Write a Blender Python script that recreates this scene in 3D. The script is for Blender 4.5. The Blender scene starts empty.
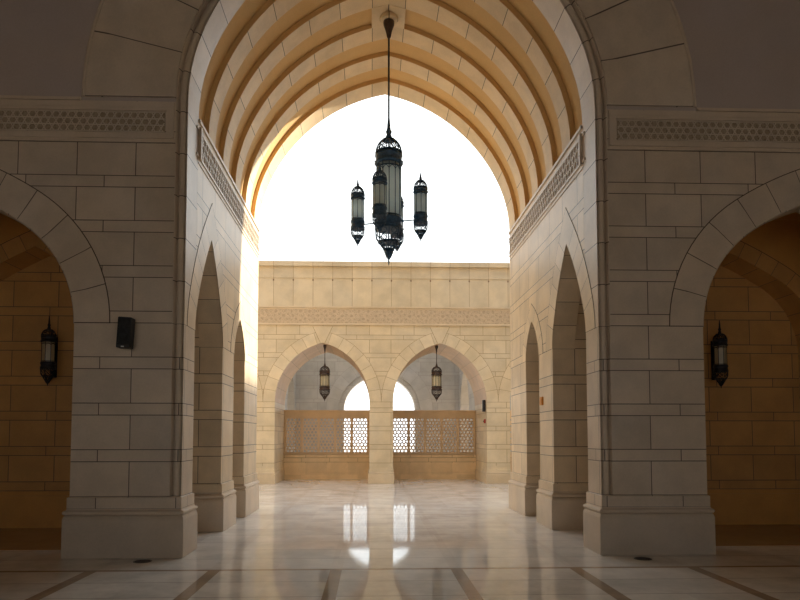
import bpy, math, random
from mathutils import Vector, Matrix
random.seed(7)
R = math.radians
scene = bpy.context.scene
COL = scene.collection

# ------------------------------------------------------------------ camera
cam_d = bpy.data.cameras.new('camera')
cam = bpy.data.objects.new('camera', cam_d)
COL.objects.link(cam)
cam_d.sensor_width = 36.0
cam_d.lens = 660.0 / 800.0 * 36.0
cam_d.shift_x = 6.0 / 800.0
cam_d.shift_y = 100.0 / 800.0
cam_d.clip_end = 400
cam.location = (-0.31, 0.0, 1.6)
cam.rotation_euler = (math.pi / 2 + math.atan(0.055), 0.0, -math.atan(0.0349))
scene.camera = cam

# ------------------------------------------------------------------ light
W = bpy.data.worlds.new('sky')
scene.world = W
W.use_nodes = True
wn = W.node_tree.nodes
wl = W.node_tree.links
wn.clear()
wo = wn.new('ShaderNodeOutputWorld')
bg = wn.new('ShaderNodeBackground')
tc = wn.new('ShaderNodeTexCoord')
sp = wn.new('ShaderNodeSeparateXYZ')
rp = wn.new('ShaderNodeValToRGB')
wl.new(tc.outputs['Generated'], sp.inputs[0])
wl.new(sp.outputs['Z'], rp.inputs[0])
wl.new(rp.outputs[0], bg.inputs[0])
# the sky is brighter on the side of the low sun
SKY_LOBE, SKY_BASE = 1.6, 0.85
vd = wn.new('ShaderNodeVectorMath'); vd.operation = 'DOT_PRODUCT'
wl.new(tc.outputs['Generated'], vd.inputs[0])
vd.inputs[1].default_value = (0.42, 0.85, 0.32)
mx = wn.new('ShaderNodeMath'); mx.operation = 'MAXIMUM'; wl.new(vd.outputs['Value'], mx.inputs[0]); mx.inputs[1].default_value = 0
pw = wn.new('ShaderNodeMath'); pw.operation = 'POWER'; wl.new(mx.outputs[0], pw.inputs[0]); pw.inputs[1].default_value = 1.6
ma = wn.new('ShaderNodeMath'); ma.operation = 'MULTIPLY_ADD'; wl.new(pw.outputs[0], ma.inputs[0]); ma.inputs[1].default_value = SKY_LOBE; ma.inputs[2].default_value = SKY_BASE
wl.new(ma.outputs[0], bg.inputs[1])
wl.new(bg.outputs[0], wo.inputs[0])
el = rp.color_ramp.elements
el[0].position = 0.0
el[0].color = (0.97, 1.0, 1.0, 1)
el[1].position = 1.0
el[1].color = (1.45, 1.6, 1.85, 1)
e = el.new(0.30); e.color = (0.93, 0.99, 1.0, 1)
e = el.new(0.52); e.color = (0.95, 1.0, 1.0, 1)
e = el.new(0.75); e.color = (1.35, 1.48, 1.68, 1)

sun_d = bpy.data.lights.new('sun', 'SUN')
sun_d.energy = 10.0
sun_d.color = (1.0, 0.93, 0.80)
sun_d.angle = R(2.0)
sun = bpy.data.objects.new('sun', sun_d)
COL.objects.link(sun)
SAZ, SEL = R(20), R(23)
sdir = Vector((math.cos(SAZ) * math.cos(SEL), math.sin(SAZ) * math.cos(SEL), math.sin(SEL)))
sun.rotation_euler = sdir.to_track_quat('Z', 'Y').to_euler()
sun.location = (12, 22, 20)

vs = scene.view_settings
vs.view_transform = 'Standard'
vs.look = 'None'
vs.exposure = 0.0
vs.gamma = 1.0
vs.use_curve_mapping = False

# ------------------------------------------------------------------ materials
class NT:
    def __init__(s, name):
        s.m = bpy.data.materials.new(name)
        s.m.use_nodes = True
        s.n = s.m.node_tree.nodes
        s.l = s.m.node_tree.links
        s.b = s.n['Principled BSDF']
    def put(s, sock, v):
        if v is None: return
        if hasattr(v, 'is_linked') or hasattr(v, 'links'):
            s.l.new(v, sock)
        else:
            sock.default_value = v
    def math(s, op, a, b=None, c=None):
        n = s.n.new('ShaderNodeMath'); n.operation = op
        s.put(n.inputs[0], a); s.put(n.inputs[1], b)
        if c is not None: s.put(n.inputs[2], c)
        return n.outputs[0]
    def mix(s, f, a, b, mode='MIX'):
        n = s.n.new('ShaderNodeMix'); n.data_type = 'RGBA'; n.blend_type = mode
        s.put(n.inputs['Factor'], f)
        s.put(n.inputs[6], a if not isinstance(a, tuple) else a + (1,))
        s.put(n.inputs[7], b if not isinstance(b, tuple) else b + (1,))
        return n.outputs[2]
    def noise(s, vec, scale, detail=3, rough=.55):
        n = s.n.new('ShaderNodeTexNoise')
        s.put(n.inputs['Vector'], vec)
        n.inputs['Scale'].default_value = scale
        n.inputs['Detail'].default_value = detail
        n.inputs['Roughness'].default_value = rough
        return n.outputs[0]
    def comb(s, x, y, z=0.0):
        n = s.n.new('ShaderNodeCombineXYZ')
        s.put(n.inputs[0], x); s.put(n.inputs[1], y); s.put(n.inputs[2], z)
        return n.outputs[0]
    def white(s, vec):
        n = s.n.new('ShaderNodeTexWhiteNoise'); n.noise_dimensions = '3D'
        s.put(n.inputs['Vector'], vec)
        return n.outputs['Value']
    def smooth(s, v, lo, hi, a=0.0, b=1.0):
        n = s.n.new('ShaderNodeMapRange'); n.interpolation_type = 'SMOOTHSTEP'
        s.put(n.inputs['Value'], v)
        n.inputs['From Min'].default_value = lo; n.inputs['From Max'].default_value = hi
        n.inputs['To Min'].default_value = a; n.inputs['To Max'].default_value = b
        return n.outputs[0]
    def uv(s):
        n = s.n.new('ShaderNodeUVMap'); n.uv_map = 'UVMap'
        x = s.n.new('ShaderNodeSeparateXYZ')
        s.l.new(n.outputs[0], x.inputs[0])
        return n.outputs[0], x.outputs[0], x.outputs[1]
    def obj(s):
        n = s.n.new('ShaderNodeNewGeometry')
        return n.outputs['Position']
    def bump(s, h, strength=.3, dist=.01):
        n = s.n.new('ShaderNodeBump')
        n.inputs['Strength'].default_value = strength
        n.inputs['Distance'].default_value = dist
        s.put(n.inputs['Height'], h)
        s.l.new(n.outputs[0], s.b.inputs['Normal'])


def finish_stone(t, base, joint, ident, rough=.40, jcol=(.10, .07, .05), var=.16):
    pos = t.obj()
    n1 = t.noise(pos, 2.2, 4)
    n2 = t.noise(pos, 38, 3, .7)
    k = t.math('ADD', t.smooth(n1, .3, .7, 1 - var * .55, 1 + var * .45), t.math('MULTIPLY', t.math('SUBTRACT', n2, .5), .22))
    k = t.math('ADD', k, t.math('MULTIPLY', t.math('SUBTRACT', ident, .5), var))
    kk = t.comb(k, k, k)
    c = t.mix(1.0, base, kk, 'MULTIPLY')
    warm = t.mix(t.smooth(t.noise(pos, .9, 2), .35, .7), (1.0, .97, .93), (1.0, 1.0, 1.02))
    c = t.mix(1.0, c, warm, 'MULTIPLY')
    c = t.mix(joint, c, jcol)
    t.l.new(c, t.b.inputs['Base Color'])
    t.b.inputs['Roughness'].default_value = rough
    h = t.math('SUBTRACT', t.math('MULTIPLY', n2, .12), joint)
    t.bump(h, .45, .006)
    return t.m


def course_stone(name, base, jw=.0055, jcol=(.10, .07, .05), z0=.64):
    t = NT(name)
    _, u, v = t.uv()
    zz = t.math('DIVIDE', t.math('SUBTRACT', v, z0), .622)
    fl = t.math('FLOOR', zz)
    fr = t.math('SUBTRACT', zz, fl)
    thin = t.math('LESS_THAN', fr, .257)
    d1 = t.math('MINIMUM', fr, t.math('SUBTRACT', 1.0, fr))
    d2 = t.math('ABSOLUTE', t.math('SUBTRACT', fr, .257))
    dv = t.math('MULTIPLY', t.math('MINIMUM', d1, d2), .622)
    row = t.math('ADD', t.math('MULTIPLY', fl, 2.0), thin)
    per = t.math('ADD', .79, t.math('MULTIPLY', thin, .26))
    shift = t.math('ADD', -3.53, t.math('MULTIPLY', thin, -.42))
    x = t.math('DIVIDE', t.math('ADD', t.math('ABSOLUTE', u), shift), per)
    xf = t.math('FLOOR', x)
    xr = t.math('SUBTRACT', x, xf)
    du = t.math('MULTIPLY', t.math('MINIMUM', xr, t.math('SUBTRACT', 1.0, xr)), per)
    d = t.math('MINIMUM', du, dv)
    up = t.math('GREATER_THAN', v, .60)
    j = t.math('MULTIPLY', t.smooth(d, jw * .6, jw * 1.4, 1.0, 0.0), up)
    ident = t.white(t.comb(xf, row, .5))
    return finish_stone(t, base, j, ident, jcol=jcol)


def arc_stone(name, base, blk=.6, jw=.0065, jcol=(.10, .07, .05)):
    # UV.x runs along an arch in block lengths
    t = NT(name)
    _, u, v = t.uv()
    f = t.math('FLOOR', u)
    r = t.math('SUBTRACT', u, f)
    d = t.math('MULTIPLY', t.math('MINIMUM', r, t.math('SUBTRACT', 1.0, r)), blk)
    j = t.smooth(d, jw * .6, jw * 1.4, 1.0, 0.0)
    ident = t.white(t.comb(f, 1.7, 2.2))
    return finish_stone(t, base, j, ident, jcol=jcol)


def plain_stone(name, base, rough=.42, var=.12):
    t = NT(name)
    return finish_stone(t, base, 0.0, .5, rough, var=var)


STONE = (.64, .53, .41)
GREY = (.43, .405, .37)
M = {}
M['joint'] = None
M['course'] = course_stone('sandstone_ashlar', STONE)
M['pass'] = course_stone('lightened_passage_ashlar', (.74, .60, .42))  # front wall's stone again, lightened: the passage's brightness is put into the colour
M['passarc'] = arc_stone('lightened_passage_voussoirs', (.74, .60, .42))
M['passplinth'] = plain_stone('lightened_passage_plinth', (.70, .58, .44), .4)
M['arc'] = arc_stone('sandstone_voussoirs', STONE)
M['plain'] = plain_stone('sandstone_dressed', STONE)
M['plinth'] = plain_stone('sandstone_plinth', (.60, .50, .39), .5)
M['plaster'] = plain_stone('smooth_plaster', (.50, .42, .38), .8, .05)
M['vault'] = plain_stone('ochre_vault_plaster', (.72, .47, .20), .8, .05)
M['rib'] = arc_stone('pale_rib_stone', (.76, .59, .36), .7)
M['rib'].node_tree.nodes['Principled BSDF'].inputs['Roughness'].default_value = .6
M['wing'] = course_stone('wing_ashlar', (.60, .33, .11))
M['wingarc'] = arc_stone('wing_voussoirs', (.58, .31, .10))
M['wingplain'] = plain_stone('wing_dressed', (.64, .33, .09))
M['grey'] = course_stone('grey_ashlar', GREY, .008, (.32, .28, .25))
M['greyarc'] = arc_stone('grey_voussoirs', GREY, .6, .006, (.34, .30, .27))
M['far'] = course_stone('courtyard_ashlar', (.68, .56, .37), .0075, (.36, .25, .13), .54)
M['farlow'] = course_stone('courtyard_low_wall', (.78, .57, .32), .0075, (.36, .25, .13))
M['fararc'] = arc_stone('courtyard_voussoirs', (.69, .57, .38), .55, .0075, (.36, .25, .13))
M['farplain'] = plain_stone('courtyard_dressed', (.67, .54, .36))
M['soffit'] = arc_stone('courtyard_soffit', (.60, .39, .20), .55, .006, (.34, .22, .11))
M['screen'] = plain_stone('carved_screen_stone', (.66, .47, .27))

M['joint'] = plain_stone('dark_mortar', (.10, .07, .05), .9)
M['jointfar'] = plain_stone('brown_mortar', (.36, .25, .13), .9)
M['jointgrey'] = plain_stone('grey_mortar', (.34, .30, .27), .9)
# cornice panels: upright slabs .67 wide
t = NT('cornice_slabs')
_, u, v = t.uv()
x = t.math('DIVIDE', t.math('ADD', u, .287), .67); xf = t.math('FLOOR', x); xr = t.math('SUBTRACT', x, xf)
d = t.math('MULTIPLY', t.math('MINIMUM', xr, t.math('SUBTRACT', 1.0, xr)), .67)
finish_stone(t, (.66, .55, .37), t.smooth(d, .005, .012, 1.0, 0.0), t.white(t.comb(xf, 1.0, 1.0)), jcol=(.42, .30, .18))
M['slab'] = t.m

# carved frieze: interlaced star grid cut into the stone
def carved(name, base, sc, dep=.014):
    t = NT(name)
    _, u, v = t.uv()
    def wave(a, b):
        q = t.math('ADD', t.math('MULTIPLY', u, a), t.math('MULTIPLY', v, b))
        q = t.math('FRACT', t.math('MULTIPLY', q, sc))
        return t.math('ABSOLUTE', t.math('SUBTRACT', q, .5))
    w = [wave(1, 0), wave(.5, .866), wave(-.5, .866), wave(.866, .5), wave(.866, -.5), wave(0, 1)]
    m = w[0]
    for q in w[1:]: m = t.math('MINIMUM', m, q)
    line = t.smooth(m, .05, .12, 1.0, 0.0)
    pos = t.obj()
    k = t.smooth(t.noise(pos, 14, 3), .3, .7, .85, 1.1)
    c = t.mix(1.0, base, t.comb(k, k, k), 'MULTIPLY')
    c = t.mix(t.math('MULTIPLY', line, .35), t.mix(1.0, c, (.78, .74, .70), 'MULTIPLY'), (base[0] * 1.15, base[1] * 1.15, base[2] * 1.15))  # sunk ground darkened, raised lines lightened: relief shade put into the colour
    t.l.new(c, t.b.inputs['Base Color'])
    t.b.inputs['Roughness'].default_value = .7
    t.bump(line, 1.0, dep)
    return t.m
M['frieze'] = carved('carved_star_frieze', (.52, .42, .30), 8.5)
M['strap'] = plain_stone('pale_strapwork', (.72, .62, .50))
M['friezefar'] = carved('carved_courtyard_frieze', (.64, .50, .33), 7.0, .004)

# polished marble floor with tan strips
t = NT('polished_marble_floor')
pos = t.obj()
sx = t.n.new('ShaderNodeSeparateXYZ'); t.l.new(pos, sx.inputs[0])
X, Y = sx.outputs[0], sx.outputs[1]
ax = t.math('ABSOLUTE', X)
fx = t.math('FRACT', t.math('DIVIDE', ax, 1.45))
bandx = t.smooth(t.math('ABSOLUTE', t.math('SUBTRACT', fx, .5)), .046, .052, 1.0, 0.0)
fy = t.math('FRACT', t.math('DIVIDE', t.math('SUBTRACT', Y, 8.10 - 2.76), 5.52))
bandy = t.smooth(t.math('ABSOLUTE', t.math('SUBTRACT', fy, .5)), .013, .0145, 1.0, 0.0)
near = t.smooth(Y, 8.09, 8.11, 1.0, 0.12)
bandx = t.math('MULTIPLY', bandx, near)
bandy = t.math('MULTIPLY', bandy, near)
band = t.math('MAXIMUM', bandx, bandy)
gy = t.math('DIVIDE', t.math('SUBTRACT', Y, 8.10), .69)
gyf = t.math('FLOOR', gy); gyr = t.math('SUBTRACT', gy, gyf)
dy = t.math('MULTIPLY', t.math('MINIMUM', gyr, t.math('SUBTRACT', 1.0, gyr)), .69)
jy = t.smooth(dy, .006, .016, 1.0, 0.0)
gx = t.math('DIVIDE', X, .725)
gxf = t.math('FLOOR', gx)
idn = t.white(t.comb(gxf, gyf, 2.0))
nz = t.noise(pos, 1.6, 6, .65)
nz2 = t.noise(pos, 9, 5, .7)
k = t.math('ADD', t.smooth(nz, .3, .7, .80, 1.10), t.math('MULTIPLY', t.math('SUBTRACT', idn, .5), .16))
k = t.math('ADD', k, t.math('MULTIPLY', t.math('SUBTRACT', nz2, .5), .22))
c = t.mix(1.0, (.84, .79, .71), t.comb(k, k, k), 'MULTIPLY')
c = t.mix(t.math('MULTIPLY', jy, .55), c, (.25, .20, .15))
c = t.mix(band, c, t.mix(1.0, (.40, .29, .20), t.comb(k, k, k), 'MULTIPLY'))
t.l.new(c, t.b.inputs['Base Color'])
t.b.inputs['Roughness'].default_value = .09
rr = t.smooth(nz2, .3, .75, .03, .09)
t.l.new(rr, t.b.inputs['Roughness'])
t.b.inputs['IOR'].default_value = 1.5
M['floor'] = t.m
M['bayfloor'] = plain_stone('shade_toned_bay_floor', (.34, .20, .09), .25)  # dimness of the bays put into the floor colour
M['ground'] = plain_stone('pale_paving', (.62, .56, .48), .6)

def simple(name, col, rough=.5, metal=0.0, var=.0):
    t = NT(name)
    n = t.noise(t.obj(), 25, 3)
    k = t.smooth(n, .3, .7, 1 - var, 1 + var)
    c = t.mix(1.0, col, t.comb(k, k, k), 'MULTIPLY')
    t.l.new(c, t.b.inputs['Base Color'])
    t.b.inputs['Roughness'].default_value = rough
    t.b.inputs['Metallic'].default_value = metal
    return t.m
M['iron'] = simple('haze_tinted_iron', (.045, .11, .20), .42, .1, .25)  # blue lift in the colour stands in for haze over dark iron
M['blackiron'] = simple('black_iron', (.018, .018, .024), .45, .3, .25)
M['bronze'] = simple('brown_bronze', (.055, .034, .024), .45, .4, .2)
M['black'] = simple('black_cabinet', (.010, .011, .013), .5, 0, .1)
M['mesh'] = simple('black_grille', (.016, .017, .018), .8, 0, .4)
M['silver'] = simple('silver_badge', (.5, .5, .5), .35, .8)
M['weep'] = simple('brown_weep_hole', (.22, .14, .08), .8)  # flat brown tone for the small blocks that mark the holes
M['drain'] = simple('dull_drain_metal', (.06, .05, .045), .45, .6, .2)
M['orange'] = simple('orange_plate', (.75, .30, .04), .5)
M['red'] = simple('red_case', (.30, .03, .02), .5)

def frosted(name, col, tl):
    t = NT(name)
    tr = t.n.new('ShaderNodeBsdfTranslucent'); tr.inputs[0].default_value = col + (1,)
    gl = t.n.new('ShaderNodeBsdfGlossy'); gl.inputs['Roughness'].default_value = .25
    df = t.n.new('ShaderNodeBsdfDiffuse'); df.inputs[0].default_value = col + (1,)
    m1 = t.n.new('ShaderNodeMixShader'); m1.inputs[0].default_value = tl
    m2 = t.n.new('ShaderNodeMixShader'); m2.inputs[0].default_value = .06
    n = t.noise(t.obj(), 6, 2)
    cc = t.mix(n, col, tuple(q * .85 for q in col))
    t.l.new(cc, df.inputs[0]); t.l.new(cc, tr.inputs[0])
    t.l.new(df.outputs[0], m1.inputs[1]); t.l.new(tr.outputs[0], m1.inputs[2])
    t.l.new(m1.outputs[0], m2.inputs[1]); t.l.new(gl.outputs[0], m2.inputs[2])
    t.l.new(m2.outputs[0], t.n['Material Output'].inputs[0])
    return t.m
M['glass'] = frosted('frosted_lantern_glass', (.80, .90, .92), .8)
M['glassy'] = frosted('cream_lantern_glass', (.80, .72, .50), .55)

# ------------------------------------------------------------------ mesh tools
class MB:
    def __init__(s): s.v = []; s.f = []; s.uv = []; s.mi = []; s.sm = []
    def face(s, pts, uvs=None, mi=0, sm=False):
        i = len(s.v); s.v += [tuple(p) for p in pts]
        s.f.append(list(range(i, i + len(pts))))
        s.uv.append(uvs if uvs else auto_uv(pts)); s.mi.append(mi); s.sm.append(sm)
    def box(s, x0, x1, y0, y1, z0, z1, mi=0):
        p = lambda x, y, z: (x, y, z)
        s.face([p(x0,y0,z0), p(x1,y0,z0), p(x1,y0,z1), p(x0,y0,z1)], mi=mi)
        s.face([p(x1,y1,z0), p(x0,y1,z0), p(x0,y1,z1), p(x1,y1,z1)], mi=mi)
        s.face([p(x0,y1,z0), p(x0,y0,z0), p(x0,y0,z1), p(x0,y1,z1)], mi=mi)
        s.face([p(x1,y0,z0), p(x1,y1,z0), p(x1,y1,z1), p(x1,y0,z1)], mi=mi)
        s.face([p(x0,y0,z1), p(x1,y0,z1), p(x1,y1,z1), p(x0,y1,z1)], mi=mi)
        s.face([p(x0,y1,z0), p(x1,y1,z0), p(x1,y0,z0), p(x0,y0,z0)], mi=mi)
    def grid(s, rows, closed=False, mi=0, sm=True, uvf=None):
        # rows: list of rings of points (shared vertices)
        n = len(rows[0]); b = len(s.v)
        for r in rows: s.v += [tuple(p) for p in r]
        m = n if closed else n - 1
        for i in range(len(rows) - 1):
            for j in range(m):
                k = (j + 1) % n
                idx = [b + i*n + j, b + i*n + k, b + (i+1)*n + k, b + (i+1)*n + j]
                s.f.append(idx)
                if uvf: s.uv.append([uvf(i, j), uvf(i, j + 1), uvf(i + 1, j + 1), uvf(i + 1, j)])
                else: s.uv.append(auto_uv([s.v[q] for q in idx]))
                s.mi.append(mi); s.sm.append(sm)
    def lathe(s, prof, seg=24, c=(0, 0), mi=0, sm=True):
        rows = []
        for (r, z) in prof:
            rows.append([(c[0] + r * math.cos(2*math.pi*k/seg), c[1] + r * math.sin(2*math.pi*k/seg), z) for k in range(seg)])
        s.grid(rows, True, mi, sm)
        for row, flip in ((rows[0], True), (rows[-1], False)):
            if abs(row[0][0] - row[seg//2][0]) > 1e-4:
                s.face(row[::-1] if flip else row, mi=mi)
    def tube(s, pts, r, seg=6, mi=0):
        pts = [Vector(p) for p in pts]
        rows = []
        for i, p in enumerate(pts):
            a = pts[max(i-1, 0)]; b = pts[min(i+1, len(pts)-1)]
            t = (b - a).normalized()
            up = Vector((0, 0, 1)) if abs(t.z) < .9 else Vector((1, 0, 0))
            n = t.cross(up).normalized(); q = t.cross(n)
            rows.append([p + (n * math.cos(2*math.pi*k/seg) + q * math.sin(2*math.pi*k/seg)) * r for k in range(seg)])
        s.grid(rows, True, mi)
        s.face(rows[0], mi=mi); s.face(rows[-1][::-1], mi=mi)
    def bar(s, a, b, w, d, nrm, mi=0):
        # rectangular bar from a to b; nrm = depth direction
        a = Vector(a); b = Vector(b); n = Vector(nrm).normalized()
        t = (b - a).normalized(); q = t.cross(n).normalized() * w / 2; n = n * d / 2
        r0 = [a+q+n, a-q+n, a-q-n, a+q-n]; r1 = [b+q+n, b-q+n, b-q-n, b+q-n]
        for k in range(4):
            l = (k + 1) % 4
            s.face([r0[k], r0[l], r1[l], r1[k]], mi=mi)
        s.face(r0[::-1], mi=mi); s.face(r1, mi=mi)
    def build(s, name, mats, parent=None, bevel=0, weld=True):
        me = bpy.data.meshes.new(name)
        me.from_pydata(s.v, [], s.f)
        uvl = me.uv_layers.new(name='UVMap')
        k = 0
        for i, p in enumerate(me.polygons):
            p.material_index = s.mi[i]; p.use_smooth = s.sm[i]
            for q in s.uv[i]:
                uvl.data[k].uv = q; k += 1
        if weld:
            import bmesh
            bm = bmesh.new(); bm.from_mesh(me)
            bmesh.ops.remove_doubles(bm, verts=bm.verts, dist=1e-5)
            bmesh.ops.recalc_face_normals(bm, faces=bm.faces)
            bm.to_mesh(me); bm.free()
        if not isinstance(mats, (list, tuple)): mats = [mats]
        for m in mats: me.materials.append(m)
        o = bpy.data.objects.new(name, me)
        COL.objects.link(o)
        if parent: o.parent = parent
        if bevel:
            md = o.modifiers.new('bevel', 'BEVEL'); md.width = bevel; md.segments = 2
            md.limit_method = 'ANGLE'; md.angle_limit = R(40)
        return o

def auto_uv(pts):
    a, b, c = Vector(pts[0]), Vector(pts[1]), Vector(pts[2])
    n = (b - a).cross(c - a)
    if len(pts) > 3: n = n + (Vector(pts[2]) - a).cross(Vector(pts[3]) - a)
    ax, ay, az = abs(n.x), abs(n.y), abs(n.z)
    if az > ax and az > ay: return [(p[0], p[1]) for p in pts]
    if ax > ay: return [(p[1], p[2]) for p in pts]
    return [(p[0], p[2]) for p in pts]

def tag(o, label=None, cat=None, group=None, kind=None):
    if label: o['label'] = label
    if cat: o['category'] = cat
    if group: o['group'] = group
    if kind: o['kind'] = kind
    return o
def structure(o): o['kind'] = 'structure'; return o
def thing(name, loc, label, cat, group=None):
    o = bpy.data.objects.new(name, None); COL.objects.link(o)
    o.location = loc; o.empty_display_size = .2
    return tag(o, label, cat, group)

# ------------------------------------------------------------------ arches
def half_arch(a, H, r1=.95, phi=.4, n=22):
    r = r1 * a
    K = max(4, int(phi*14))
    pts = [(a - r + r*math.cos(phi*i/K), r*math.sin(phi*i/K)) for i in range(K + 1)]
    px, pz = pts[-1]; nx, nz = math.cos(phi), math.sin(phi)
    qx, qz = -px, H - pz
    r2 = -(qx*qx + qz*qz) / (2*(qx*nx + qz*nz))
    cx, cz = px - r2*nx, pz - r2*nz
    t1 = math.atan2(H - cz, -cx)
    for i in range(1, n + 1):
        t = phi + (t1 - phi)*i/n
        pts.append((cx + r2*math.cos(t), cz + r2*math.sin(t)))
    return pts                                   # springing -> apex, x>0
def offset(h, r):
    # offset outwards by r, mitred at the apex (x = 0)
    out = []
    n = len(h)
    for i, p in enumerate(h):
        a = h[max(i-1, 0)]; b = h[min(i+1, n-1)]
        if i == 0: nx, nz = 1.0, 0.0
        else:
            tx, tz = b[0]-a[0], b[1]-a[1]; L = math.hypot(tx, tz); nx, nz = tz/L, -tx/L
        out.append((p[0] + nx*r, p[1] + nz*r))
    # extend / clip to x = 0
    nx_, nz_ = (h[-1][1]-h[-2][1]), -(h[-1][0]-h[-2][0])
    L = math.hypot(nx_, nz_); nx_, nz_ = nx_/L, nz_/L
    tx, tz = h[-1][0]-h[-2][0], h[-1][1]-h[-2][1]
    q = (h[-1][0] + nx_*r, h[-1][1] + nz_*r)
    out[-1] = (0.0, q[1] + (0 - q[0]) * tz/tx)
    return out
def full(h, c=0.0, z0=0.0, leg=0.0):
    # left springing -> apex -> right springing, with straight legs going down by leg
    L = [(-x + c, z + z0) for x, z in h]
    Rr = [(x + c, z + z0) for x, z in reversed(h)][1:]
    p = L + Rr
    if leg > 0: p = [(p[0][0], p[0][1] - leg)] + p + [(p[-1][0], p[-1][1] - leg)]
    return p
def arclen(p):
    s = [0.0]
    for a, b in zip(p, p[1:]): s.append(s[-1] + math.hypot(b[0]-a[0], b[1]-a[1]))
    return s

def XZ(y):   # local (u, d, z) -> world, wall faces -Y
    return lambda u, d, z: (u, y + d, z)
def YZp(x):  # wall running along Y, face looking -X at x, depth grows +X
    return lambda u, d, z: (x + d, u, z)
def YZn(x):
    return lambda u, d, z: (x - d, u, z)

def wall(mb, mp, u0, u1, z0, z1, depth, opens, split=None, mi=(0, 0, 0), blk=.6, back=True):
    """opens: list of profiles [(u,z)...] left to right, starting/ending at z0.
       mi = (wall, above split, soffit) material slots"""
    def col(ua, za, ub, zb):
        if abs(ub - ua) < 1e-6: return
        bands = [(z1, mi[0])] if split is None else [(split, mi[0]), (z1, mi[1])]
        la, lb = za, zb
        for zt, m in bands:
            if la >= zt and lb >= zt: continue
            ta = max(zt, la); tb = max(zt, lb)
            for dd in ((0, depth) if back else (0,)):
                P = [mp(ua, dd, la), mp(ub, dd, lb), mp(ub, dd, tb), mp(ua, dd, ta)]
                UV = [(ua, la), (ub, lb), (ub, tb), (ua, ta)]
                if dd: P = P[::-1]; UV = UV[::-1]
                mb.face(P, UV, m)
            la, lb = ta, tb
    cur = u0
    for pr in opens:
        if pr[0][0] > cur: 
            col(cur, z0, pr[0][0], z0)
            mb.face([mp(cur, 0, z0), mp(pr[0][0], 0, z0), mp(pr[0][0], depth, z0), mp(cur, depth, z0)], None, mi[0])
        s = arclen(pr); tot = s[-1]; nb = max(1, round(tot / blk)); nb += (nb + 1) % 2
        for i in range(len(pr) - 1):
            (ua, za), (ub, zb) = pr[i], pr[i+1]
            col(ua, za, ub, zb)
            sa, sb = s[i]/tot*nb, s[i+1]/tot*nb
            mb.face([mp(ua, 0, za), mp(ua, depth, za), mp(ub, depth, zb), mp(ub, 0, zb)],
                    [(sa, 0), (sa, depth), (sb, depth), (sb, 0)], mi[2])
        cur = pr[-1][0]
    if u1 > cur:
        col(cur, z0, u1, z0)
        mb.face([mp(cur, 0, z0), mp(u1, 0, z0), mp(u1, depth, z0), mp(cur, depth, z0)], None, mi[0])
    mb.face([mp(u0, 0, z1), mp(u1, 0, z1), mp(u1, depth, z1), mp(u0, depth, z1)], None, mi[1])
    for u in (u0, u1):
        mb.face([mp(u, 0, z0), mp(u, depth, z0), mp(u, depth, z1), mp(u, 0, z1)],
                [(0, z0), (depth, z0), (depth, z1), (0, z1)], mi[0])

def sweep(mb, path_at, section, mp, blk=.6, nb=None, mi=0, caps=True, mis=None):
    """section: closed polygon of (r, d); path_at(r) -> list of (u,z)."""
    ref = path_at(section[0][0]); s = arclen(ref); tot = s[-1]
    if nb is None: nb = max(1, round(tot/blk)); nb += (nb + 1) % 2
    lines = [path_at(r) for r, d in section]
    m = len(section)
    for k in range(m):
        l = (k + 1) % m
        A, B = lines[k], lines[l]; da, db = section[k][1], section[l][1]
        for i in range(len(A) - 1):
            P = [mp(A[i][0], da, A[i][1]), mp(A[i+1][0], da, A[i+1][1]), mp(B[i+1][0], db, B[i+1][1]), mp(B[i][0], db, B[i][1])]
            a, b = s[i]/tot*nb, s[i+1]/tot*nb
            mb.face(P, [(a, da), (b, da), (b, db), (a, db)], mis[k] if mis else mi)
    if caps:
        for e in (0, -1):
            mb.face([mp(L[e][0], section[k][1], L[e][1]) for k, L in enumerate(lines)], None, mi)

def path_fn(h, c, z0, leg=0.0):
    return lambda r: full(offset(h, r) if abs(r) > 1e-9 else h, c, z0, leg)

def ring(parent, h, c, z0, r0, r1, mp, mat, proud, blk, key=False, name='voussoir_arch', behind=.0, edge=.011, jm=None):
    # voussoir band standing 'proud' of the wall face
    mb = MB(); pf = path_fn(h, c, z0)
    mid = pf((r0 + r1)/2)
    tot = arclen(mid)[-1]; nb = max(3, round(tot/blk)); nb += (nb + 1) % 2
    sweep(mb, pf, [(r0, behind), (r0, -proud), (r1, -proud), (r1, behind)], mp, blk, nb)
    if key:
        top = h[-1][1] + z0
        w0, w1 = key
        z2 = top + r1 + .17
        q = [(-w0, top + r0*1.12 + .002), (w0, top + r0*1.12 + .002), (w1, z2), (-w1, z2)]
        fr = [mp(c + x, -proud - .004, z) for x, z in q]
        bk = [mp(c + x, behind, z) for x, z in q]
        mb.face(fr, [(.5, .5)]*4)
        for i in range(4):
            j = (i+1) % 4
            mb.face([fr[i], fr[j], bk[j], bk[i]], [(.5, .5)]*4)
    if key:
        e = .016
        mb.face([mp(c + x, -proud - .0025, z) for x, z in ((q[0][0] - e, q[0][1]), (q[1][0] + e, q[1][1]), (q[2][0] + e, q[2][1]), (q[3][0] - e, q[3][1]))], None, 1)
    if edge:
        sweep(mb, pf, [(r1, behind), (r1, -proud*.96), (r1 + edge, -proud*.96), (r1 + edge, behind)], mp, blk, nb, mi=1)
        for sg in (-1, 1):
            e = h[0][0]
            a, b = sorted((c + sg*(e + r0), c + sg*(e + r1)))
            q = [mp(a, -proud - .001, z0), mp(b, -proud - .001, z0), mp(b, -proud - .001, z0 + edge), mp(a, -proud - .001, z0 + edge)]
            mb.face(q, None, 1)
    return mb.build(name, [mat, jm or M['joint']], parent)

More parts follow.
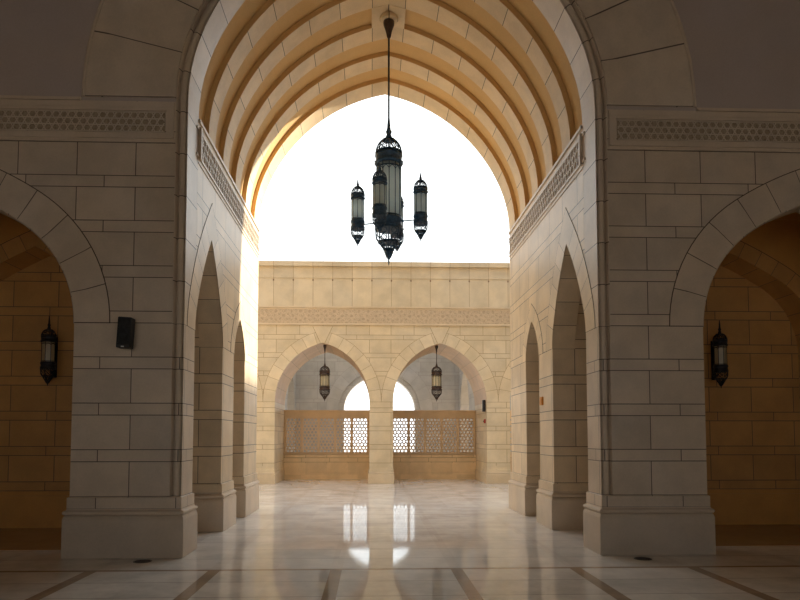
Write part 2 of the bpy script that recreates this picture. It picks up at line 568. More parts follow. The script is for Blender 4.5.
# lattice screens
def lattice_panel(w, h, sp=.135, bw=.029, dp=.05):
    m = MB()
    fam = [(R(0), sp*.866), (R(60), sp*.866), (R(120), sp*.866)]
    for ang, gap in fam:
        dx, dz = math.cos(ang), math.sin(ang)
        nx, nz = -dz, dx
        K = int((w + h)/gap) + 2
        for k in range(-K, K + 1):
            off = (k + .5)*gap
            # clip the line n.p = off against the rectangle
            t0, t1 = -9, 9
            px, pz = nx*off, nz*off
            ok = True
            for p, d, lim in ((px, dx, w/2), (pz, dz, h/2)):
                if abs(d) < 1e-9:
                    if abs(p) > lim: ok = False
                    continue
                a, b = sorted(((-lim - p)/d, (lim - p)/d))
                t0 = max(t0, a); t1 = min(t1, b)
            if ok and t1 - t0 > .01:
                m.bar((px + dx*t0, 0, pz + dz*t0), (px + dx*t1, 0, pz + dz*t1), bw, dp, (0, 1, 0))
    return m

def strapwork(mb, mp, u0, u1, z0, z1, d, sp=.12, bw=.011, dp=.012):
    # interlaced straps standing on the sunk frieze ground; mp maps (u, d, z) to the world
    q = lattice_panel(u1 - u0, z1 - z0, sp, bw, dp)
    cu, cz = (u0+u1)/2, (z0+z1)/2
    for f in q.f:
        mb.face([mp(q.v[i][0] + cu, q.v[i][1] + d, q.v[i][2] + cz) for i in f], None, 1)

H_MAIN = half_arch(2.85, 3.2)
H_FRONT = half_arch(1.75, 1.86, .95, 1.0)
H_SIDE = half_arch(.90, 1.60)
H_SIDE2 = half_arch(.525, .74)
H_FAR = half_arch(1.60, 2.02, 1.3, .3)
F = 8.95
ZS = 3.12
ZM = 6.25

# ------------------------------------------------------------------ floor and ground
mb = MB()
mb.box(-9.3, 9.3, -6.0, 25.0, -.2, 0)
structure(mb.build('floor', M['floor']))
mb = MB()
mb.box(-90, 90, -60, 140, -.5, -.205)
structure(mb.build('floor_outside', M['ground']))
mb = MB()
mb.box(-9.0, 9.0, 25.05, 34, -.2, -.01)
structure(mb.build('floor_gallery', M['ground']))

# ------------------------------------------------------------------ great front wall
CX = 6.05
mb = MB()
pm = path_fn(H_MAIN, 0, ZM, ZM - ZS)
side = lambda sgn: full(H_FRONT, sgn*CX, ZS)
wall(mb, XZ(F), -9.3, 9.3, ZS, 12.2, .59, [side(-1), pm(.15), side(1)], split=6.2, mi=(0, 1, 2))
wall_front = structure(mb.build('wall_front', [M['course'], M['plaster'], M['arc']]))

# moulded reveal (cove, roll and the first rib) following the great arch
def roll_section():
    s = [(.152, .0), (.140, .0), (.128, .03), (.120, .075)]
    for k in range(9):
        a = math.pi - math.pi*1.15*k/8
        s.append((.068 + .048*math.cos(a), .082 - .052*math.sin(a)))
    s += [(.016, .105), (.012, .055), (0.0, .055), (0.0, .60), (.152, .60)]
    return s
mb = MB()
sweep(mb, pm, roll_section(), XZ(F), .62, mi=0)
mb.build('arch_molding', [M['arc']], wall_front)
# large voussoirs
ring(wall_front, H_MAIN, 0, ZM, .153, 1.38, XZ(F), M['arc'], .022, .86, name='voussoir_arch', edge=0)
# fillet round the voussoirs and along the springing line
mb = MB()
pf = path_fn(H_MAIN, 0, ZM)
sweep(mb, pf, [(1.381, 0), (1.381, -.035), (1.40, -.045), (1.425, -.03), (1.43, 0)], XZ(F), .86)
for s in (-1, 1):
    a, b = sorted((s*4.28, s*9.3))
    for z0, z1, d in ((6.185, 6.215, .045), (6.215, 6.235, .028)):
        mb.box(a, b, F - d, F + .001, z0, z1)
mb.build('hood_molding', M['plain'], wall_front)
# carved friezes of the front wall, in a moulded frame
for s in (-1, 1):
    a, b = sorted((s*3.02, s*9.3)); ai, bi = sorted((s*3.14, s*9.3))
    mb = MB()
    mb.box(a, b, F - .030, F, 6.105, 6.18)
    mb.box(a, b, F - .022, F, 6.06, 6.105)
    mb.box(a, b, F - .045, F, 5.665, 5.70)
    mb.box(a, b, F - .030, F, 5.70, 5.745)
    mb.box(a, b, F - .018, F, 5.62, 5.665)
    e0, e1 = sorted((s*3.02, s*3.12))
    mb.box(e0, e1, F - .028, F, 5.745, 6.06)
    mb.build('frieze_frame', M['plain'], wall_front)
    mb = MB()
    mb.box(ai, bi, F - .006, F, 5.762, 6.045)
    a2, b2 = sorted((s*3.15, s*6.6)); strapwork(mb, XZ(F), a2, b2, 5.765, 6.042, -.012, .105, .012, .014)
    mb.build('carved_frieze', [M['frieze'], M['strap']], wall_front)
for s in (-1, 1):
    ring(wall_front, H_FRONT, s*CX, ZS, .0, .465, XZ(F), M['arc'], .005, .52, name='voussoir_arch', behind=.02, edge=.013)
    mb = MB(); pf = path_fn(H_FRONT, s*CX, ZS)
    sweep(mb, pf, [(-.022, .02), (-.022, .57), (.001, .57), (.001, .0), (-.004, -.004)], XZ(F), .40)
    mb.build('arch_molding', M['arc'], wall_front)

# ------------------------------------------------------------------ piers
def rect_sweep(mb, x0, x1, y0, y1, prof, mi=0, cap=True):
    rows = []
    for off, z in prof:
        rows.append([(x0-off, y0-off, z), (x1+off, y0-off, z), (x1+off, y1+off, z), (x0-off, y1+off, z)])
    for a, b in zip(rows, rows[1:]):
        for j in range(4):
            k = (j+1) % 4
            mb.face([a[j], a[k], b[k], b[j]], None, mi)
    if cap:
        mb.face(rows[0][::-1], None, mi); mb.face(rows[-1], None, mi)
def pier(x0, x1, y0, y1, top, label, mats, group=None, name='stone_pier', poly=None, sc=1.0, ush=0.0):
    c = ((x0+x1)/2, (y0+y1)/2, 0)
    o = thing(name, c, label, 'pier', group)
    L = lambda m: [setattr(m, 'v', [(v[0]-c[0], v[1]-c[1], v[2]) for v in m.v])]
    w = .066 * sc
    def mk(m, nm, mat, bev=0):
        m.v = [(v[0]-c[0], v[1]-c[1], v[2]) for v in m.v]
        return m.build(nm, mat, o, bev)
    m = MB()
    rect_sweep(m, x0, x1, y0, y1, [(w, 0), (w, .50*sc), (w*.86, .535*sc), (w*.62, .556*sc)])
    mk(m, 'plinth', mats[1], .006)
    m = MB()
    P = []
    for k in range(7):
        a = -math.pi/2 + math.pi*k/6
        P.append((w*.55 + .030*sc*math.cos(a), .588*sc + .030*sc*math.sin(a)))
    rect_sweep(m, x0, x1, y0, y1, [(w*.5, .556*sc)] + P + [(w*.45, .625*sc), (w*.38, .642*sc)])
    mk(m, 'plinth_molding', mats[2])
    m = MB()
    rect_sweep(m, x0, x1, y0, y1, [(w*.38, .642*sc), (w*.38, .788*sc), (0, .80*sc)])
    pl = poly or [(x0, y0), (x1, y0), (x1, y1), (x0, y1)]
    n = len(pl)
    for i in range(n):
        a, b = pl[i], pl[(i+1) % n]
        m.face([(a[0], a[1], .80*sc - .001), (b[0], b[1], .80*sc - .001), (b[0], b[1], top), (a[0], a[1], top)])
    m.face([(p[0], p[1], top) for p in pl])
    if ush:
        for i, f in enumerate(m.f):
            ys = [m.v[q][1] for q in f]
            if max(ys) - min(ys) < .02: m.uv[i] = [(abs(a) + ush, b) for a, b in m.uv[i]]
    mk(m, 'shaft', mats[0])
    return o
stone3 = (M['course'], M['plinth'], M['plain'])
# front piers with the roll moulding worked on their inner corner
for s, nm in ((-1, 'left'), (1, 'right')):
    sec = roll_section()[1:-1]
    poly = [(s*(2.85 + r), F + d) for r, d in sec]
    poly = [(s*4.30, F)] + poly[:-1] + [(s*2.85, 9.54), (s*4.30, 9.54)]
    if s < 0: pass
    x0, x1 = sorted((s*2.85, s*4.30))
    pier(x0, x1, F, 9.54, ZS, 'front %s pier with roll-moulded corner, %s' % (nm, 'below the black loudspeaker' if s < 0 else 'nearest pier right of the passage'), stone3, 'front piers of the passage', poly=poly)
    pier(x0, x1, 11.34, 12.27, ZS, 'second stone pier along the %s side of the passage%s' % (nm, ', behind the nearest arch' if s < 0 else ', bearing a small orange plate'), (M['pass'], M['passplinth'], M['passplinth']), 'second piers of the passage', ush=.29)
    pier(x0, x1, 13.32, 14.78, ZS, 'third and farthest pier on the %s side of the passage%s' % (nm, ', edge in sunlight' if s < 0 else ', beside the open court'), (M['pass'], M['passplinth'], M['passplinth']), 'rear piers of the passage', ush=.29)
    a, b = sorted((s*7.80, s*9.3))
    mb = MB(); mb.box(a, b, F, 9.54, 0, ZS)
    structure(mb.build('wall_%s_end' % nm, M['course']))

# ------------------------------------------------------------------ passage side walls above the piers
for s, nm in ((-1, 'left'), (1, 'right')):
    mp = YZp(2.85) if s > 0 else YZn(-2.85)
    mb = MB()
    wall(mb, mp, 9.545, 14.78, ZS, 6.28, .40, [full(H_SIDE, 10.44, ZS), full(H_SIDE2, 12.795, ZS)], mi=(0, 0, 1), blk=.4)
    for y0, y1 in ((9.545, 9.60), (11.34, 12.27), (13.32, 14.78)):
        xa, xb = sorted((s*3.25, s*4.30)); mb.box(xa, xb, y0, y1, ZS, 6.2)
    for i, f in enumerate(mb.f):
        ys = [mb.v[q][1] for q in f]
        if max(ys) - min(ys) < .02 and mb.mi[i] == 0: mb.uv[i] = [(abs(mb.v[q][0]) + .29, mb.v[q][2]) for q in f]
    w = structure(mb.build('wall_%s' % nm, [M['pass'], M['passarc']]))
    ring(w, H_SIDE, 10.44, ZS, .0, .40, mp, M['passarc'], .005, .45, behind=.02, edge=.007)
    ring(w, H_SIDE2, 12.795, ZS, .0, .30, mp, M['passarc'], .005, .38, behind=.02, edge=.007)
    # frieze, raised in a frame
    m = MB()
    def lbox(u0, u1, d, z0, z1):
        x0, x1 = sorted((s*(2.85 - d), s*2.852)); m.box(x0, x1, u0, u1, z0, z1)
    lbox(9.45, 14.78, .016, 6.08, 6.12); lbox(9.45, 14.78, .016, 5.68, 5.72)
    lbox(9.56, 9.62, .045, 5.66, 6.14); lbox(9.56, 14.78, .025, 6.21, 6.26)
    lbox(9.56, 14.78, .012, 5.60, 5.62)
    m.build('frieze_frame', M['plain'], w)
    m = MB(); lbox(9.64, 14.77, .004, 5.725, 6.075); strapwork(m, mp, 9.64, 14.76, 5.73, 6.07, -.008, .15, .016, .014)
    m.build('carved_frieze', [M['frieze'], M['passplinth']], w)

# ------------------------------------------------------------------ vault
mb = MB()
pv = path_fn(H_MAIN, 0, ZM)
sweep(mb, pv, [(.085, .59), (.085, 14.82 - F), (1.0, 14.82 - F), (1.0, .59)], XZ(F), .7, mi=0)
vault = structure(mb.build('ceiling', [M['vault']]))
for y0, y1 in ((10.15, 10.59), (11.17, 11.61), (12.19, 12.63), (13.21, 13.65), (14.20, 14.78)):
    mb = MB()
    sweep(mb, pv, [(0, y0 - F), (0, y1 - F), (.09, y1 - F), (.09, y0 - F)], XZ(F), .70, 15, mis=[0, 1, 1, 1])
    mb.build('rib', [M['rib'], M['vault']], vault, .004)
# boss block that carries the chandelier
def boss_poly(dz): 
    h = H_MAIN
    def zat(x):
        for a, b in zip(h, h[1:]):
            if b[0] <= x <= a[0]:
                return b[1] + (a[1]-b[1])*(x-b[0])/max(a[0]-b[0], 1e-9) + ZM
    return [(-.31, zat(.31)+dz), (0, zat(0)+dz), (.31, zat(.31)+dz)]
mb = MB()
lo = boss_poly(-.004); hi = boss_poly(.12)
for y0, y1 in ((11.60, 12.195),):
    P0 = [(x, y0, z) for x, z in lo] + [(x, y0, z) for x, z in reversed(hi)]
    P1 = [(x, y1, z) for x, z in lo] + [(x, y1, z) for x, z in reversed(hi)]
    mb.face(P0); mb.face(P1[::-1])
    for i in range(6):
        j = (i+1) % 6
        mb.face([P0[i], P0[j], P1[j], P1[i]])
mb.build('boss_block', M['rib'], vault)

# ------------------------------------------------------------------ side bays (dim wings)
for s, nm in ((-1, 'left'), (1, 'right')):
    a, b = sorted((s*4.30, s*9.3))
    # back wall of the bay with an arched niche
    HN = half_arch(1.55, 1.72, .95, 1.0)
    mb = MB()
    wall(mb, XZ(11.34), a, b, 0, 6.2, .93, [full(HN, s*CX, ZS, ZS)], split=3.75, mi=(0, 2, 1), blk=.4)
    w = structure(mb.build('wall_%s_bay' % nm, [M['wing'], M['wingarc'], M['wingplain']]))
    ring(w, HN, s*CX, ZS, 0, .28, XZ(11.34), M['wingarc'], .012, .38, behind=.02)
    mb = MB(); mb.box(s*CX - 1.56, s*CX + 1.56, 11.90, 12.26, 0, 5.0)
    mb.build('niche_back', M['wing'], w)
    m = MB(); m.box(s*CX - 1.54, s*CX + 1.54, 11.82, 11.881, 0, .56)
    m.box(s*CX - 1.54, s*CX + 1.54, 11.85, 11.881, .56, .64)
    m.build('plinth', M['wingplain'], w)
    xa, xb = sorted((s*3.25, s*7.82))
    mb = MB(); mb.box(xa, xb, 9.60, 11.34, 5.45, 5.6)
    mb.box(xa, xb, 12.27, 14.4, 5.45, 5.6)
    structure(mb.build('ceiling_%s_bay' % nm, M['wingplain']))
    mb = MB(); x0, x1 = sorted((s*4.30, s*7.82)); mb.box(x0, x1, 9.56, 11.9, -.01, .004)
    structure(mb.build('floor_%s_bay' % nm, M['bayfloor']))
    # bay outer wall and the hidden bay behind
    mb = MB()
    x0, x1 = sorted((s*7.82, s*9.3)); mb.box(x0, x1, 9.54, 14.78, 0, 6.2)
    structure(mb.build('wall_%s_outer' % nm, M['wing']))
    mb = MB(); mb.box(a, b, 14.4, 14.78, 0, 6.2)
    structure(mb.build('wall_%s_court' % nm, M['course']))
    mb = MB(); mb.box(a, b, F + .59, 14.78, 6.2, 6.6)
    structure(mb.build('ceiling_%s_roof' % nm, M['plain']))

# ------------------------------------------------------------------ unseen hall added behind the camera to dim the front wall
for s, nm in ((-1, 'left'), (1, 'right')):
    mb = MB()
    x0, x1 = sorted((s*9.3, s*9.9)); mb.box(x0, x1, -6, 14.78, 0, 12.2)
    structure(mb.build('wall_%s_hall' % nm, M['course']))
mb = MB(); mb.box(-9.9, 9.9, -6.6, F + .59, 12.2, 12.6)
structure(mb.build('ceiling_unseen_hall', M['plaster']))
mb = MB()
HH = half_arch(2.0, 2.2)  # rear arches sized for the light they let in
wall(mb, XZ(-6.6), -9.9, 9.9, 0, 12.2, .6, [full(HH, x, 3.2, 3.2) for x in (-6.2, 0, 6.2)], mi=(0, 0, 1))
structure(mb.build('wall_back', [M['course'], M['arc']]))

# ------------------------------------------------------------------ courtyard arcade
A = 22.4
TH = 2.6
ZF = 2.76
centers = [.04 + q for q in (-10.0, -6.0, -2.0, 2.0, 6.0, 10.0)]
mb = MB()
wall(mb, XZ(A), -12.1, 12.1, ZF, 7.0, TH, [full(H_FAR, c, ZF) for c in centers], mi=(0, 0, 1), blk=.55)
wall_court = structure(mb.build('wall_court', [M['far'], M['soffit']]))
for c in centers[1:5]:
    ring(wall_court, H_FAR, c, ZF, 0, .395, XZ(A), M['fararc'], .006, .43, key=(.07, .33), behind=.02, jm=M['jointfar'])
# frieze band, ledge, cornice
mb = MB()
mb.box(-12.1, 12.1, A - .05, A, 5.98, 6.03); mb.box(-12.1, 12.1, A - .05, A, 5.39, 5.45)
mb.box(-12.1, 12.1, A - .015, A, 5.93, 5.98)
mb.build('frieze_frame', M['farplain'], wall_court)
mb = MB(); mb.box(-12.1, 12.1, A - .02, A, 5.45, 5.93)
mb.build('carved_frieze', M['friezefar'], wall_court)
mb = MB(); mb.box(-12.1, 12.1, A - .03, A, 6.03, 7.0)
mb.build('slab_course', M['slab'], wall_court)
mb = MB()
mb.box(-12.1, 12.1, A - .05, A + .5, 7.0, 7.16)
m2 = [(A - .05, 7.16), (A - .07, 7.20), (A - .16, 7.36), (A - .17, 7.38)]
mb.box(-12.1, 12.1, A - .03, A + .5, 7.16, 7.40)
mb.box(-12.1, 12.1, A - .13, A + .5, 7.40, 7.56)
mb.build('cornice', M['slab'], wall_court)
mb = MB()
for k in range(-9, 10):
    mb.box(k*.67 - .287 - .022, k*.67 - .287 + .022, A - .038, A - .0305, 6.90, 6.96)
o = mb.build('weep_hole', M['weep'], wall_court); o['kind'] = 'stuff'
piers_x = [(-4.36, -3.56), (-.36, .44), (3.64, 4.44)]
labs = ['courtyard arcade pier left of the left lattice arch', 'slender central pier between the two lattice arches', 'courtyard arcade pier right of the right lattice arch']
for (x0, x1), lb in zip(piers_x, labs):
    pier(x0, x1, A, A + TH, ZF, lb, (M['far'], M['farplain'], M['farplain']), 'courtyard arcade piers', sc=.6)
for x0, x1 in ((-8.36, -7.56), (7.64, 8.44)):
    mb = MB(); mb.box(x0, x1, A, A + TH, 0, ZF); structure(mb.build('wall_court_pier', M['far']))
# capital joints stand slightly proud
for c in centers[1:5]:
    # low wall under each lattice
    mb = MB()
    mb.box(c - 1.60, c + 1.60, A + TH - .24, A + TH - .02, 0, .90)
    mb.box(c - 1.60, c + 1.60, A + TH - .30, A + TH - .24, 0, .24)
    mb.box(c - 1.60, c + 1.60, A + TH - .27, A + TH - .02, .83, .90)
    structure(mb.build('wall_low', M['farlow']))

SC_Y = A + TH - .12
panel_mesh = None
for ci, c in enumerate(centers[2:5]):
    lb = ['carved stone lattice screen in the left courtyard arch', 'carved stone lattice screen in the right courtyard arch', 'carved stone lattice screen beyond the right courtyard pier'][ci]
    o = thing('lattice_screen', (c, SC_Y, .90), lb, 'screen', 'lattice screens in the courtyard arcade')
    m = MB()
    z0, z1 = 0.0, 1.68
    pz0, pz1 = .09, 1.38
    m.box(-1.60, 1.60, -.05, .05, z0, pz0); m.box(-1.60, 1.60, -.05, .05, pz1, z1)
    m.box(-1.60, 1.60, -.065, .065, z1 - .07, z1)
    xs = [-1.55 + .62*k for k in range(6)]
    for x in xs:
        lo_, hi_ = max(-1.60, x - .045), min(1.60, x + .045)
        m.box(lo_, hi_, -.05, .05, pz0, pz1)
    m.build('frame', M['screen'], o, .004)
    for k in range(5):
        if panel_mesh is None:
            q = lattice_panel(.535, pz1 - pz0 + .01).build('lattice_panel', M['screen'], o, weld=False)
            panel_mesh = q
        else:
            q = panel_mesh.copy(); COL.objects.link(q); q.parent = o
        q.location = (xs[k] + .31, 0, (pz0 + pz1)/2)

# ------------------------------------------------------------------ grey court beyond the lattice
HG = half_arch(1.62, 1.75, .95, 1.0)
G = 30.0
mb = MB()
wall(mb, XZ(G), -9, 9, 0, 8.2, .7, [full(HG, 0.08, ZF, ZF)], mi=(0, 0, 1), blk=.5)
wg = structure(mb.build('wall_gallery', [M['grey'], M['greyarc']]))
ring(wg, HG, .08, ZF, .22, .80, XZ(G), M['greyarc'], .05, .5, behind=.02, jm=M['jointgrey'])
for s, nm in ((-1, 'left'), (1, 'right')):
    mp = YZp(3.72) if s > 0 else YZn(-3.72)
    mb = MB()
    wall(mb, mp, 25.05, 30.0, 0, 8.2, .45, [full(half_arch(1.3, 1.9), 28.3, ZF, ZF)], mi=(0, 0, 1))  # walls carried up out of view to keep sun off the arcade soffits
    w = structure(mb.build('wall_gallery_%s' % nm, [M['grey'], M['greyarc']]))
# unseen building added right of the court, height set to shade floor and pier
mb = MB(); mb.box(10.0, 12.0, 14.9, 22.3, 0, 8.6)
structure(mb.build('wall_shade_right', M['far']))
mb = MB(); mb.box(-12.0, -10.0, 14.9, 22.3, 0, 7.5)
structure(mb.build('wall_court_left', M['far']))

# ------------------------------------------------------------------ lanterns
def lantern_parts(par, Rr, z, metal, glass, seg=12, scroll=True, tip=True, k=1.0):
    """z: dict of heights (relative). Adds parts under par."""
    out = {}
    dt, db, gt, gb, cb, bb = z['dt'], z['db'], z['gt'], z['gb'], z['cb'], z['bb']
    rb = Rr*.036*k
    # dome, pierced
    m = MB(); rb = Rr*.046*k
    def dome(t): return Rr*math.cos(t*math.pi/2*.93), db + (dt-db)*math.sin(t*math.pi/2)
    n = 8
    for j in range(n):
        a = 2*math.pi*j/n
        m.tube([(dome(t/6)[0]*math.cos(a), dome(t/6)[0]*math.sin(a), dome(t/6)[1]) for t in range(7)], rb, 5)
        if scroll:
            a2 = a + math.pi/n
            for (t0, t1, w) in ((.10, .42, .6), (.44, .72, .5)):
                P = []
                for q in range(9):
                    th = 2*math.pi*q/8
                    tt = (t0+t1)/2 + (t1-t0)/2*math.cos(th)
                    aa = a2 + w*math.pi/n*math.sin(th)
                    r, zz = dome(tt); P.append((r*math.cos(aa), r*math.sin(aa), zz))
                m.tube(P, rb*.8, 4)
    for tq in (.06, .76):
        r, zz = dome(tq); m.lathe([(r + rb, zz - rb), (r + rb, zz + rb), (r - rb, zz + rb), (r - rb, zz - rb), (r + rb, zz - rb)], 24)
    r, zz = dome(.80)
    m.lathe([(r, zz), (r*.8, zz + (dt-zz)*.6), (r*.45, dt), (Rr*.10, dt + .01)], 20)
    out['dome'] = m.build('dome', metal, par)
    rb = Rr*.036*k
    # collar under the dome
    n = seg
    m = MB(); h = db - gt
    m.lathe([(Rr*.93, gt), (Rr*1.02, gt), (Rr*1.10, gt + h*.12), (Rr*1.10, gt + h*.22), (Rr*1.0, gt + h*.30), (Rr*1.0, gt + h*.72),
             (Rr*1.06, gt + h*.80), (Rr*1.06, gt + h*.92), (Rr*.98, db), (Rr*.90, db)], 24)
    for j in range(n):
        a = 2*math.pi*(j+.5)/n; c = (Rr*1.09*math.cos(a), Rr*1.09*math.sin(a)); zz = gt + h*.20; b = Rr*.055
        m.lathe([(0.001, zz-b), (b*.8, zz-b*.6), (b, zz), (b*.8, zz+b*.6), (.001, zz+b)], 6, c)
    out['collar'] = m.build('collar', metal, par)
    # glass and cage
    m = MB(); m.lathe([(Rr*.90, gb), (Rr*.90, gt)], seg, sm=False)
    out['glass'] = m.build('glass_shade', glass, par)
    m = MB()
    for j in range(n):
        a = 2*math.pi*j/n; c = (Rr*.93*math.cos(a), Rr*.93*math.sin(a))
        m.tube([(c[0], c[1], gb), (c[0], c[1], gt)], rb*.9, 4)
    for f in (.93, .02):
        zz = gb + (gt-gb)*f
        m.lathe([(Rr*.96, zz), (Rr*.96, zz + rb*1.6), (Rr*.91, zz + rb*1.6), (Rr*.91, zz), (Rr*.96, zz)], 24)
    # little arches at the head of every pane
    for j in range(n):
        a0 = 2*math.pi*j/n; P = []
        for q in range(7):
            aa = a0 + 2*math.pi/n*q/6; P.append((Rr*.94*math.cos(aa), Rr*.94*math.sin(aa), gb + (gt-gb)*.86 + (gt-gb)*.06*math.sin(math.pi*q/6)))
        m.tube(P, rb*.7, 4)
    out['cage'] = m.build('cage', metal, par)
    # lower collar
    m = MB(); h = gb - cb
    m.lathe([(Rr*.86, cb), (Rr*1.0, cb), (Rr*1.07, cb + h*.10), (Rr*1.07, cb + h*.25), (Rr*.98, cb + h*.32), (Rr*.98, cb + h*.62),
             (Rr*1.06, cb + h*.70), (Rr*1.06, cb + h*.85), (Rr*.98, gb), (Rr*.88, gb)], 24)
    out['lower'] = m.build('lower_collar', metal, par)
    # tapering pierced basket
    m = MB(); n = 8
    def bas(t):
        return Rr*(1.0 - .08*t - .60*max(0, t-.45)/.55 if t > .45 else 1.0 - .08*t), cb + (bb-cb)*t
    for j in range(n):
        a = 2*math.pi*j/n
        m.tube([(bas(t/8)[0]*math.cos(a), bas(t/8)[0]*math.sin(a), bas(t/8)[1]) for t in range(9)], rb*1.1, 5)
        if scroll:
            for (t0, t1) in ((.06, .32), (.36, .60), (.66, .92)):
                P = []
                for q in range(9):
                    th = 2*math.pi*q/8
                    tt = (t0+t1)/2 + (t1-t0)/2*math.cos(th); aa = a + math.pi/n + .55*math.pi/n*math.sin(th)
                    r, zz = bas(tt); P.append((r*math.cos(aa), r*math.sin(aa), zz))
                m.tube(P, rb*1.0, 4)
    for tq in (.0, .62, .95):
        r, zz = bas(tq); q = rb*1.5
        m.lathe([(r+q, zz-q), (r+q, zz+q), (r-q, zz+q), (r-q, zz-q), (r+q, zz-q)], 24)
    out['basket'] = m.build('basket', metal, par)
    # finial and drop
    m = MB(); n = seg; st = z['st']; H_ = st - dt
    m.lathe([(Rr*.22, dt - .005), (Rr*.26, dt + H_*.08), (Rr*.17, dt + H_*.2), (Rr*.24, dt + H_*.32), (Rr*.15, dt + H_*.42), (Rr*.11, dt + H_*.7), (Rr*.06, st)], 16)
    out['finial'] = m.build('finial', metal, par)
    m = MB(); e_ = z['e']; D = bb - e_
    m.lathe([(.002, e_), (Rr*.07, e_ + D*.2), (Rr*.06, e_ + D*.40), (Rr*.20, e_ + D*.55), (Rr*.28, e_ + D*.72), (Rr*.36, e_ + D*.9), (Rr*.34, bb + .005)], 16)
    out['drop'] = m.build('drop', metal, par)
    return out

# great chandelier
CZ = 4.72
ch = thing('chandelier', (0.01, 11.93, CZ), 'large dark iron lantern chandelier hanging on a rod from the vault, ringed by small lanterns', 'chandelier')
Z = lambda v: v - CZ
lantern_parts(ch, .243, dict(st=Z(7.53), dt=Z(7.09), db=Z(6.80), gt=Z(6.60), gb=Z(5.60), cb=Z(5.40), bb=Z(5.00), e=Z(4.72)), M['iron'], M['glass'], 12)
m = MB(); m.tube([(0, 0, Z(7.40)), (0, 0, Z(9.30))], .018, 8)
m.build('rod', M['blackiron'], ch)
m = MB()
m.lathe([(.02, Z(9.02)), (.035, Z(9.04)), (.06, Z(9.16)), (.10, Z(9.27)), (.105, Z(9.33)), (.10, Z(9.345))], 20)
m.build('canopy', M['bronze'], ch)
m = MB(); m.lathe([(.16, Z(9.345)), (.17, Z(9.36)), (.17, Z(9.44))], 24)
m.build('ceiling_rose', M['rib'], ch)
import math as _m
names = ['left', 'front', 'right', 'back']
SCN = dict(st=.0, dt=-.14, db=-.30, gt=-.37, gb=-.77, cb=-.94, bb=-1.17, e=-1.28)
first = None
for k in range(4):
    a = R(-17 + 90*k)
    px, py = .60*math.cos(a), .60*math.sin(a)
    if first is None:
        # root of the side lantern: the arm's cup; its pieces are sub-parts
        m = MB(); m.lathe([(.05, 5.49 - 6.42), (.10, 5.50 - 6.42), (.118, 5.52 - 6.42), (.118, 5.55 - 6.42), (.05, 5.56 - 6.42)], 20)
        root = m.build('side_lantern', M['iron'], ch)
        lantern_parts(root, .125, SCN, M['iron'], M['glass'], 8, True, k=1.25)
        first = root
    else:
        root = first.copy(); COL.objects.link(root); root.parent = ch
        for g in first.children:
            d_ = g.copy(); COL.objects.link(d_); d_.parent = root
    root.location = (px, py, Z(6.39)); 
    m = MB(); m.tube([(.23*math.cos(a), .23*math.sin(a), Z(5.53)), (px - .11*math.cos(a), py - .11*math.sin(a), Z(5.53))], .012, 6)
    m.lathe([(.0, Z(5.50)), (.03, Z(5.53)), (.0, Z(5.56))], 8, (.27*math.cos(a), .27*math.sin(a)))
    m.build('arm', M['iron'], ch)

# hanging lanterns in the courtyard arches
def copy_tree(o, label):
    c = o.copy(); COL.objects.link(c)
    for g in o.children:
        d_ = g.copy(); COL.objects.link(d_); d_.parent = c
    c['label'] = label
    return c
hz = 4.70
HL = thing('hanging_lantern', (-1.91, A + .42, hz), 'bronze lantern hanging in the left courtyard arch', 'lantern', 'lanterns hanging in the courtyard arches')
lantern_parts(HL, .175, dict(st=-.52, dt=-.68, db=-.86, gt=-.98, gb=-1.38, cb=-1.50, bb=-1.76, e=-1.90), M['bronze'], M['glassy'], 10, True, k=1.1)
m = MB(); m.tube([(0, 0, -.56), (0, 0, .0)], .014, 6); m.lathe([(.015, -.22), (.035, -.06), (.055, .0), (.055, .06)], 12)
m.build('rod', M['bronze'], HL)
r_ = copy_tree(HL, 'bronze lantern hanging in the right courtyard arch'); r_.location = (1.97, A + .42, hz)

# wall lanterns in the side bays
wz = 3.70
WL = thing('wall_lantern', (-5.92, 11.62, wz), 'dark iron lantern on the niche wall of the left bay', 'lantern', 'wall lanterns in the side bays')
lantern_parts(WL, .118, dict(st=0, dt=-.24, db=-.36, gt=-.47, gb=-.81, cb=-.93, bb=-1.14, e=-1.23), M['blackiron'], M['glassy'], 8, True, k=1.3)
m = MB(); m.tube([(0, .26, -.98), (0, .16, -1.0), (0, .10, -.97)], .014, 6); m.tube([(0, .26, -.42), (0, .12, -.42)], .012, 6)
m.box(-.035, .035, .235, .262, -1.06, -.34)
m.build('bracket', M['blackiron'], WL)
r_ = copy_tree(WL, 'dark iron lantern on the niche wall of the right bay'); r_.location = (5.98, 11.62, wz - .01)

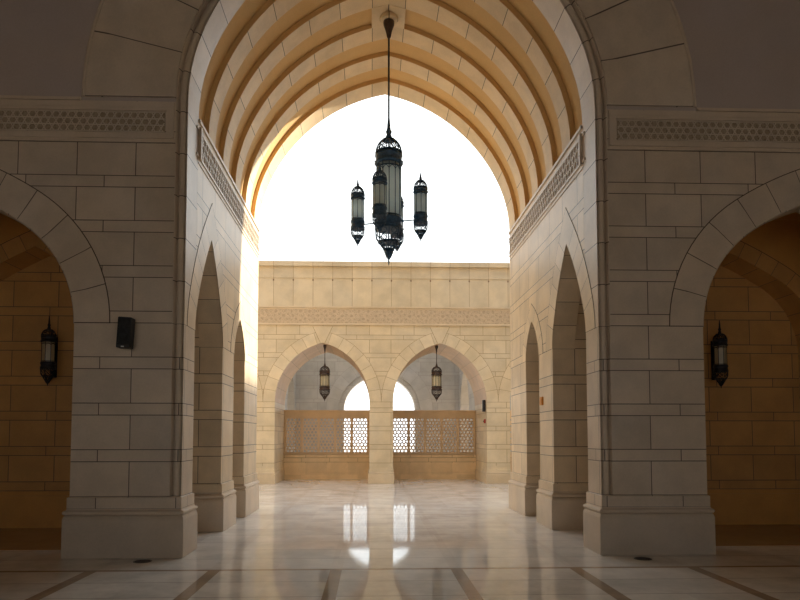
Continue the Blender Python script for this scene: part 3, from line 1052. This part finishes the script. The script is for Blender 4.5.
# ------------------------------------------------------------------ small fittings
sp_ = thing('wall_speaker', (-3.57, F - .13, 2.97), 'black box loudspeaker mounted on the front left pier', 'speaker')
m = MB(); m.box(-.09, .09, -.07, .09, -.205, .205); m.build('cabinet', M['black'], sp_, .012)
m = MB(); m.box(-.08, .08, -.078, -.069, -.165, .196); m.build('grille', M['mesh'], sp_, .004)
m = MB(); m.box(-.018, .018, -.076, -.069, -.196, -.182); m.build('badge', M['silver'], sp_)
m = MB(); m.box(-.03, .03, .088, .129, -.05, .05); m.build('bracket', M['black'], sp_)
sp_.rotation_euler = (0, R(3), 0)

def drain(x, y, label):
    o = thing('floor_drain', (x, y, 0), label, 'drain', 'floor drains')
    m = MB(); m.lathe([(.115, .0), (.115, .004), (.098, .006), (.098, .0035), (.001, .0035)], 32); m.build('rim', M['drain'], o)
    m = MB()
    for k in range(-4, 5):
        w = math.sqrt(max(.094**2 - (k*.021)**2, 0)); m.box(-w, w, k*.021 - .005, k*.021 + .005, .0036, .0062)
    m.build('grate', M['drain'], o)
drain(-3.23, 8.66, 'round dark metal floor drain in front of the left pier')
drain(3.25, 8.62, 'round dark metal floor drain in front of the right pier')

o = thing('call_point', (2.85, 12.06, 2.25), 'tiny orange plate on the second right passage pier', 'plate')
m = MB(); m.box(-.03, 0, -.08, .08, -.075, .075); m.build('plate', M['orange'], o, .006)
m = MB(); m.box(-.038, -.029, -.05, .05, -.035, .035); m.build('face', M['orange'], o, .004)

o = thing('wall_speaker', (3.64, A + .25, 2.65), 'slim black speaker inside the right courtyard arch', 'speaker')
m = MB(); m.box(-.10, -.012, -.09, .09, -.20, .20); m.build('cabinet', M['black'], o, .01)
m = MB(); m.box(-.014, 0, -.03, .03, -.05, .05); m.build('bracket', M['black'], o)
o = thing('alarm_button', (3.64, A + .25, 2.12), 'small dark red box below the slim black speaker', 'alarm button')
m = MB(); m.box(-.06, 0, -.06, .06, -.07, .07); m.build('case', M['red'], o, .01)
m = MB(); m.lathe([(.03, 0), (.03, .012), (.02, .018)], 12); q = m.build('button', M['black'], o); q.rotation_euler = (0, -math.pi/2, 0); q.location = (-.06, 0, 0)
